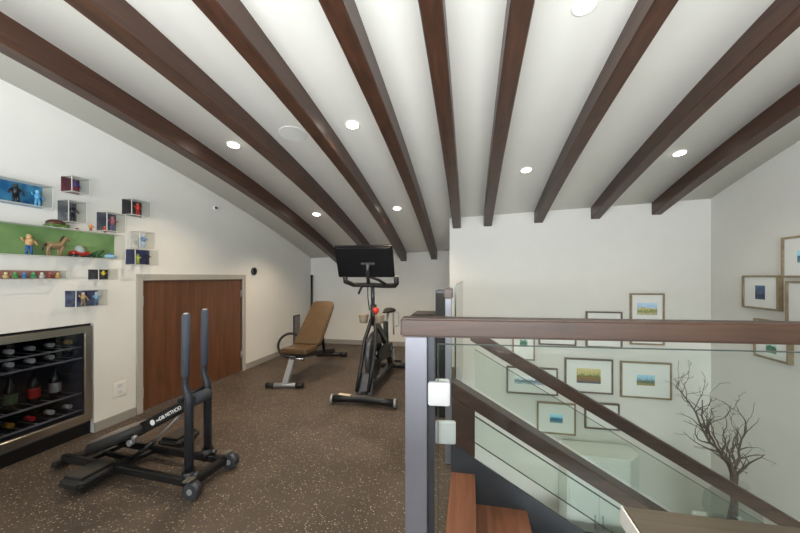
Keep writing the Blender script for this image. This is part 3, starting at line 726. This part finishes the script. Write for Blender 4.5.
# cups, red knob
for x in (-1.10, -.925):
    MB().lathe((x, 3.44, .71), [(.034, 0), (.042, .01), (.054, .085), (.054, .092)], 20).build('bottle_holder', M['cup'], t)
m = MB(); m.tube([(-.965, 3.45, .83), (-.965, 3.44, .86)], [.026, .026], 16); m.ball((-.965, 3.44, .845), .034); m.build('resistance_knob', M['red'], t)
# weight rack loops behind the saddle
m = MB(); m.tube([(-.90, 4.10, .76), (-.865, 4.12, .76), (-.86, 4.12, .60), (-.90, 4.10, .58)], .006, 8); m.tube([(-.93, 4.10, .78), (-.925, 4.11, .48)], .010, 8); m.build('rear_rack', M['silver'], t)
# handlebars
hb = MB(); hb.tube([(-1.245, 3.28, 1.20), (-1.25, 3.30, 1.15), (-1.20, 3.40, 1.115), (-1.02, 3.46, 1.11), (-.86, 3.42, 1.105), (-.74, 3.34, 1.11), (-.715, 3.30, 1.13), (-.715, 3.28, 1.20)], .025, 16)
hb.tube([(-.85, 3.40, 1.12), (-.92, 3.34, 1.17), (-1.0, 3.30, 1.20)], .014, 12)
hb.build('handlebar', M['blackrub'], t)
MB().tube([(-1.09, 3.36, 1.11), (-1.12, 3.33, 1.02)], [.014, .010], 12).build('lever', M['plastic'], t)
# screen seen from behind
scr = MB(); rx = math.radians(22); rz = math.radians(1)
from mathutils import Euler
R = Euler((rx, 0, rz), 'XYZ').to_matrix().to_4x4(); c0 = Vector((-1.025, 3.25, 1.35))
def L(x, y, z): return c0 + R @ Vector((x, y, z))
scr.box((-.298, -.012, -.168), (.292, .018, .168), .008, Matrix.Translation(c0) @ R)
so = scr.build('screen', M['plastic'], t)
b = MB(); b.prism([L(-.28, -.012, -.15), L(.275, -.012, -.15), L(.275, -.012, .15), L(-.28, -.012, .15)], R.to_3x3() @ Vector((0, -.014, 0)), .006); b.build('rear_cover', M['plastic'], so)
MB().prism([L(-.27, .0185, -.15), L(.27, .0185, -.15), L(.27, .0185, .15), L(-.27, .0185, .15)], R.to_3x3() @ Vector((0, .001, 0))).build('display', M['disp'], so)
br = MB(); br.tube([L(.035, -.03, -.02), L(.03, -.045, -.08), (-1.03, 3.38, 1.14)], [.016, .018, .020], 14); br.box((-.035, -.035, -.028), (.105, -.022, -.004), .004, Matrix.Translation(c0) @ R); br.build('screen_bracket', M['darkgrey'], t)

# ------------------------------------------------------------ level glass railing near the camera
ra = math.atan2(.10, 1.30)      # the rail runs a little away from the X axis
A = Vector((-.252, 1.226, 0)); rd = Vector((1.0, .088, 0)).normalized(); rn = Vector((-rd.y, rd.x, 0))
t = thing('glass_railing', 'level glass railing with thick brown wooden handrail in the foreground', 'railing', tuple(A))
def RP(s, n, z): return A + rd*s + rn*n + Vector((0, 0, z))
LEN = 2.55
m = MB(); m.prism([RP(0, 0, .977), RP(0, .085, .977), RP(0, .085, 1.046), RP(0, 0, 1.046)], rd*LEN, .007); m.build('handrail', M['rail'], t)
m = MB(); m.prism([RP(.018, .008, 0), RP(.098, .008, 0), RP(.098, .078, 0), RP(.018, .078, 0)], (0, 0, .977), .003); m.build('post', M['post'], t)
m = MB(); m.prism([RP(.100, .03, 0), RP(.125, .03, 0), RP(.125, .11, 0), RP(.100, .11, 0)], (0, 0, .975), .002); o = m.build('post', M['darkgrey'], t); o['label'] = 'slim dark second post'  # dark piece puts the shade of the post's right side into colour
m = MB(); m.prism([RP(.14, .036, .08), RP(LEN, .036, .08), RP(LEN, .048, .08), RP(.14, .048, .08)], (0, 0, .865)); gp = m.build('glass_panel', M['glass'], t)
m = MB(); m.prism([RP(.14, .036, .945), RP(LEN, .036, .945), RP(LEN, .048, .945), RP(.14, .048, .945)], (0, 0, .003)); m.prism([RP(.137, .036, .08), RP(.14, .036, .08), RP(.14, .048, .08), RP(.137, .048, .08)], (0, 0, .868)); m.build('glass_edge', M['edge'], gp)
for z0_ in (.725,):
    m = MB(); m.prism([RP(.102, .008, z0_), RP(.182, .008, z0_), RP(.182, .030, z0_), RP(.102, .030, z0_)], (0, 0, .085), .004); m.build('clamp', M['brushed'], t)
    m = MB(); m.prism([RP(.126, .05, z0_), RP(.182, .05, z0_), RP(.182, .07, z0_), RP(.126, .07, z0_)], (0, 0, .085), .004); m.build('clamp', M['brushed'], t)
m = MB(); m.prism([RP(.128, .052, .565), RP(.205, .052, .565), RP(.205, .075, .565), RP(.128, .075, .565)], (0, 0, .085), .004); o = m.build('clamp', M['brushed'], t)

# ------------------------------------------------------------ stairs
SL = -.575
t = thing('staircase', 'wooden stairs with brown treads going down to the right behind the glass', 'stairs', (0, 1.7, -.2))
YA, YZ = 1.36, 2.115
m = MB(); m.box((FX+.001, YA, -.045), (.03, YZ, 0.0), .004); m.build('tread', M['tread'], t)
for k in range(1, 9):
    xa, xb, z = .03+.298*(k-1), .03+.298*k, -.178*k
    m = MB(); m.box((xa-.025, YA, z-.04), (xb, YZ, z), .004); m.build('tread', M['tread'], t)
    m = MB(); m.box((xa-.018, YA, z), (xa-.0, YZ, z+.178-.04)); m.build('riser', M['slate'], t)
def slab(x0, z0, z1, x1, y0, y1):
    """parallelogram following the stair slope: z0/z1 are bottom/top heights at x0"""
    dz = SL*(x1-x0); return [(x0, y0, z0), (x1, y0, z0+dz), (x1, y0, z1+dz), (x0, y0, z1)], (0, y1-y0, 0)
p, v = slab(FX+.002, -.28, .085+.575*.145, 2.6, YZ+.001, YZ+.019); 
m = MB(); m.prism(p, v); m.build('far_string', M['slate'], t)
m = MB(); p, v = slab(FX+.002, -.30, -.05, 2.6, YA-.03, YA-.002); m.prism(p, v); m.build('near_string', M['slate'], t)
# stair balustrade
t = thing('stair_railing', 'sloping glass stair railing with brown handrail and thick brown middle rail', 'railing', (.03, YZ+.03, 0))
yb0 = YZ+.02
def zat(z, x): return z + SL*(x-.03)
p, v = slab(.0, zat(.79, 0), zat(.868, 0), 1.98, yb0, yb0+.06); MB().prism(p, v, .006).build('handrail', M['srail'], t)
p, v = slab(-.110, zat(.372, -.110), zat(.462, -.110), 1.7, yb0, yb0+.135); o = MB().prism(p, v, .006).build('middle_rail', M['srail'], t)
m = MB(); m.prism([(-.11, yb0, .16), (.03, yb0, .085), (.03, yb0, .372), (-.11, yb0, .452)], (0, .03, 0), .003); m.build('side_panel', M['srail'], t)
p, v = slab(.03, .51, .745, 2.0, yb0+.03, yb0+.042); g = MB().prism(p, v).build('upper_glass_panel', M['sglass'], t)
p, v = slab(.03, .745, .748, 2.0, yb0+.03, yb0+.042); MB().prism(p, v).build('glass_edge', M['edge'], g)
p, v = slab(.032, .165, .325, 1.55, yb0+.03, yb0+.042); g = MB().prism(p, v).build('lower_glass_panel', M['sglass'], t)
m = MB(); p, v = slab(.032, .325, .331, 1.55, yb0+.03, yb0+.042); m.prism(p, v); p, v = slab(.032, .162, .165, 1.55, yb0+.03, yb0+.042); m.prism(p, v); m.build('glass_edge', M['edge'], g)

# landing guard running back to the stairwell wall
t = thing('landing_glass_guard', 'upright glass guard edge on with grey post at the top of stairs', 'railing', (-.13, 2.3, 0))
MB().box((-.155, 2.19, 0), (-.117, 2.25, 1.06), .003).build('post', M['post'], t)
MB().box((-.162, 2.17, 1.06), (-.108, 2.27, 1.125), .006).build('post_cap', M['rail'], t)
MB().box((-.100, 2.28, .02), (-.090, YN-.01, 1.14)).build('glass_panel', M['glass'], t)
m = MB(); m.box((-.100, 2.277, .02), (-.090, 2.28, 1.14)); m.box((-.100, 2.277, 1.14), (-.090, YN-.01, 1.143)); m.build('glass_edge', M['edge'], t)
for y in (2.9, 3.6, 4.3): MB().box((-.125, y-.03, 0), (-.103, y+.03, .10), .003).build('floor_clamp', M['brushed'], t)

# black things on the floor by the landing guard
t = thing('tower_speaker', 'tall narrow black tower behind the railing post', 'speaker', (-.23, 2.95, 0))
MB().box((-.29, 2.90, .0), (-.19, 3.02, 1.09), .01).build('cabinet', M['plastic'], t)
m = MB(); m.box((-.28, 2.895, .5), (-.20, 2.90, 1.06), .002); m.build('grille', M['blackrub'], t)
t = thing('storage_cube', 'black box with padded lid beside the narrow black tower', 'box', (-.42, 3.1, 0))
MB().box((-.52, 3.05, 0), (-.32, 3.35, .82), .01).build('body', M['plastic'], t); MB().box((-.53, 3.04, .82), (-.31, 3.36, .86), .015).build('lid', M['blackrub'], t)

# ------------------------------------------------------------ brushed steel table in the near right corner
def steel_table():
    t = thing('steel_table', 'brushed stainless steel table corner in the lower right foreground', 'table', (.75, .35, 0))
    x0, x1, y0, y1 = .272, 1.45, -.05, .69
    MB().box((x0, y0, .748), (x1, y1, .782), .0025).build('tabletop', M['steelt'], t)
    MB().box((x0-.003, y0, .749), (x0-.0002, y1, .781)).build('edge_trim', M['white'], t)  # white strip paints the light falling on the tabletop's left edge
    for x in (x0+.07, x1-.11):
        for y in (y0+.07, y1-.11): MB().box((x, y, 0), (x+.04, y+.04, .748), .003).build('leg', M['silver'], t)
    MB().box((x0+.09, y0+.09, .20), (x1-.09, y1-.09, .22), .002).build('shelf', M['silver'], t)
steel_table()

# ------------------------------------------------------------ things on the storey below
t = thing('white_cabinet', 'tall white cabinet with cut corner standing below by the stairwell wall', 'cabinet', (1.5, 4.3, ZLOW))
m = MB(); m.prism([(1.08, 4.16, ZLOW+.06), (1.72, 4.16, ZLOW+.06), (1.88, 4.32, ZLOW+.06), (1.88, 4.54, ZLOW+.06), (1.08, 4.54, ZLOW+.06)], (0, 0, 1.42), .01); m.build('body', M['offwhite'], t)
MB().box((1.12, 4.20, ZLOW), (1.84, 4.52, ZLOW+.06)).build('plinth', M['grey'], t)
for x in (1.10, 1.41): m = MB(); m.box((x, 4.142, ZLOW+.10), (x+.29, 4.16, ZLOW+1.42), .003); d = m.build('door', M['offwhite'], t); MB().cyl((x+(.26 if x < 1.2 else .03), 4.13, ZLOW+.7), (x+(.26 if x < 1.2 else .03), 4.13, ZLOW+.85), .006, 8).build('handle', M['silver'], d)
t = thing('black_sideboard', 'low black sideboard on the storey below, seen under the stair rail', 'sideboard', (1.15, 3.8, ZLOW))
MB().box((.82, 3.50, ZLOW+.08), (1.75, 3.95, ZLOW+.74), .008).build('body', M['black'], t)
MB().box((.80, 3.48, ZLOW+.74), (1.77, 3.97, ZLOW+.77), .004).build('top', M['plastic'], t)
for x in (.85, 1.68):
    for y in (3.53, 3.88): MB().box((x, y, ZLOW), (x+.04, y+.04, ZLOW+.08)).build('leg', M['black'], t)

# vase with branches on a plinth
vx, vy, vz = 2.28, 3.56, -1.04
t = thing('plinth', 'pale square plinth carrying the glass vase below', 'plinth', (vx, vy, ZLOW))
MB().box((vx-.2, vy-.2, ZLOW), (vx+.2, vy+.2, vz), .006).build('body', M['offwhite'], t)
t = thing('glass_vase', 'large clear glass vase holding the dry branches', 'vase', (vx, vy, vz))
MB().lathe((vx, vy, vz), [(.10, 0), (.16, .03), (.20, .14), (.19, .24), (.11, .34), (.095, .38), (.12, .41), (.114, .41), (.09, .375), (.105, .335), (.183, .24), (.193, .14), (.15, .04), (.02, .03)], 40).build('body', M['vase'], t)
t = thing('dry_branches', 'tall bundle of bare twisted brown branches in the glass vase', 'branches', (vx, vy, vz))
random.seed(5)
CR = Vector((math.cos(PSI), math.sin(PSI), 0)); CF = Vector((-math.sin(PSI), math.cos(PSI), 0))
def grow(m, p, d, L, r, lvl):
    """one wandering twig with side twigs"""
    n = max(4, int(L/.035)); pts = [p.copy()]; rs = [r]; q = p.copy(); dd = d.normalized()
    for i in range(n):
        w = Vector((random.uniform(-1, 1), random.uniform(-1, 1), random.uniform(-1, 1)))
        dd = (dd + w*(.36+.08*lvl) + d.normalized()*.16).normalized(); q = q + dd*(L/n)
        q.x = min(q.x, XR-.03)
        pts.append(q.copy()); rs.append(max(.0016, r*(1-.75*(i+1)/n)))
        if lvl < 2 and i > 0 and random.random() < (.50 if lvl == 0 else .30):
            s_ = dd.cross(w).normalized()
            nd = (dd*.75 + s_*random.uniform(.5, 1.0) + Vector((0, 0, .25))).normalized()
            grow(m, q.copy(), nd, L*(.24+.24*random.random()), rs[-1]*.68, lvl+1)
    m.tube(pts, rs, 6 if lvl else 8)
base = Vector((vx, vy, vz+.06))
knot = base + Vector((.03, 0, .42))
for (tx, ty, L_, r_) in [(-.17, .95, .0, .014), (-.08, .74, .0, .014), (.06, .66, 0, .012), (-.20, .38, 0, .012), (.28, .20, 0, .013), (-.14, .60, 0, .010), (.12, .46, 0, .010)]:
    m = MB()
    s0 = base + Vector((random.uniform(-.05, .05), random.uniform(-.04, .04), -.01))
    k0 = knot + CR*tx*.10 + CF*random.uniform(-.03, .03)
    tgt = k0 + CR*tx*1.0 + CF*random.uniform(-.10, .10) + Vector((0, 0, ty))
    m.tube([s0, (s0+k0)/2+Vector((.01, 0, 0)), k0], [r_*1.15, r_*1.1, r_], 8)
    grow(m, k0, (tgt-k0), (tgt-k0).length*.93, r_, 0)
    m.build('branch', M['branch'], t)

# ------------------------------------------------------------ framed prints
def artmat(name, sky, mid, low, spots, scale=60):
    """small landscape print: bands of colour broken by brush-like noise"""
    m, nt, out = newmat(name); b = nt.nodes.new('ShaderNodeBsdfPrincipled')
    g = nt.nodes.new('ShaderNodeTexCoord'); sp = nt.nodes.new('ShaderNodeSeparateXYZ'); nt.links.new(g.outputs['Generated'], sp.inputs[0])
    n = nt.nodes.new('ShaderNodeTexNoise'); n.inputs['Scale'].default_value = scale*.7; n.inputs['Detail'].default_value = 4
    nt.links.new(g.outputs['Object'], n.inputs['Vector'])
    ad_ = nt.nodes.new('ShaderNodeMath'); ad_.operation = 'MULTIPLY_ADD'; ad_.inputs[1].default_value = .9
    nt.links.new(n.outputs['Fac'], ad_.inputs[0]); nt.links.new(sp.outputs[2], ad_.inputs[2])
    sb = nt.nodes.new('ShaderNodeMath'); sb.operation = 'SUBTRACT'; sb.inputs[1].default_value = .45; nt.links.new(ad_.outputs[0], sb.inputs[0])
    r = ramp(nt, [(.0, lin(low)), (.35, lin(mid)), (.5, lin(spots)), (.62, lin(sky)), (1, lin(tuple(min(255, v+25) for v in sky)))], sb.outputs[0])
    nt.links.new(r.outputs[0], b.inputs['Base Color']); b.inputs['Roughness'].default_value = .5
    nt.links.new(b.outputs[0], out.inputs[0]); return m
arts = [artmat('harbour_print', (170,200,225), (120,140,90), (200,190,150), (210,190,90)),
        artmat('street_print', (190,180,120), (150,110,60), (70,90,110), (90,120,70)),
        artmat('coast_print', (150,195,215), (90,110,90), (170,150,90), (120,150,160)),
        artmat('blue_sea_print', (150,215,235), (50,90,110), (110,170,180), (40,130,190)),
        artmat('evening_print', (58,84,120), (30,44,70), (50,70,100), (80,100,130)),
        artmat('park_print', (190,215,200), (60,110,80), (120,160,140), (70,130,110)),
        artmat('panorama_print', (210,222,226), (120,140,150), (190,205,210), (90,120,140))]
def framed(label, plane, a0, a1, z0, z1, art, aw=.18, ah=.13, fw=.018, dep=.035, fm='frame', oz=0):
    """a picture on the stairwell wall ('y') or on the right wall ('x')"""
    if plane == 'y':
        P = lambda a, dth, z: (a, YN-dth, z); base = ((a0+a1)/2, YN, z0)
    else:
        P = lambda a, dth, z: (XR-dth, a, z); base = (XR, (a0+a1)/2, z0)
    t = thing('framed_print', label, 'picture', base, 'framed prints around the stairwell')
    def bx(m, s0, s1, d0, d1, q0, q1, bev=0):
        p, q = P(s0, d0, q0), P(s1, d1, q1)
        return m.box(tuple(min(x, y) for x, y in zip(p, q)), tuple(max(x, y) for x, y in zip(p, q)), bev)
    m = MB(); bx(m, a0, a1, 0, dep, z1-fw, z1, .002); bx(m, a0, a1, 0, dep, z0, z0+fw, .002); bx(m, a0, a0+fw, 0, dep, z0+fw, z1-fw, .002); bx(m, a1-fw, a1, 0, dep, z0+fw, z1-fw, .002)
    m.build('frame', M[fm], t)
    bx(MB(), a0+fw, a1-fw, .003, dep-.014, z0+fw, z1-fw).build('mat_board', M['mat_board'], t)
    ca, cz_ = (a0+a1)/2, (z0+z1)/2+oz
    if art is not None: bx(MB(), ca-aw/2, ca+aw/2, dep-.0135, dep-.012, cz_-ah/2, cz_+ah/2).build('print', arts[art], t)
    return t
F_ = framed
F_('framed harbour watercolour standing highest above the handrail on the stairwell wall', 'y', 1.875, 2.235, .39, 1.0, 0, .21, .14, fm='frame', oz=.12)
F_('dark framed blank sheet just left of the highest picture, half behind the handrail', 'y', 1.39, 1.79, .335, .775, None, fm='frame_dark')
F_('framed sheet whose lower edge shows under the handrail, left of the blank sheet', 'y', .845, 1.28, .345, .66, None, fm='frame_dark')
F_('narrow upright framed print with small green picture under the handrail', 'y', .53, .80, .14, .62, 5, .09, .14, fm='frame')
F_('wide pale panorama print crossed by the upper stair handrail', 'y', .46, 1.07, -.285, .055, 6, .42, .10, fm='frame_dark')
F_('framed print of a golden town scene, left of the coast print', 'y', 1.15, 1.69, -.225, .195, 1, .27, .18, fm='frame_dark')
F_('framed coast print, rightmost and largest below the handrail', 'y', 1.77, 2.31, -.245, .185, 2, .19, .125, fm='frame')
F_('framed print of blue sea above the thick middle stair rail', 'y', .825, 1.275, -.76, -.37, 3, .15, .11, fm='frame')
F_('dark framed sheet half hidden behind the sloping handrail', 'y', 1.375, 1.76, -.655, -.335, None, fm='frame_dark')
F_('small framed dark blue print on the right wall', 'x', 3.63, 4.04, .89, 1.21, 4, .11, .13, fm='frame', dep=.045)
F_('framed sheet highest on the right wall at the edge of the view', 'x', 3.20, 3.60, 1.19, 1.54, 3, .12, .10, fm='frame', dep=.045)
F_('framed print at the right edge of the view, below the highest one', 'x', 3.15, 3.56, .74, 1.16, 5, .12, .10, fm='frame', dep=.045)
F_('framed green print on the right wall whose lower corner shows under the handrail', 'x', 3.53, 3.90, .44, .80, 5, .11, .12, fm='frame', dep=.045, oz=-.06)
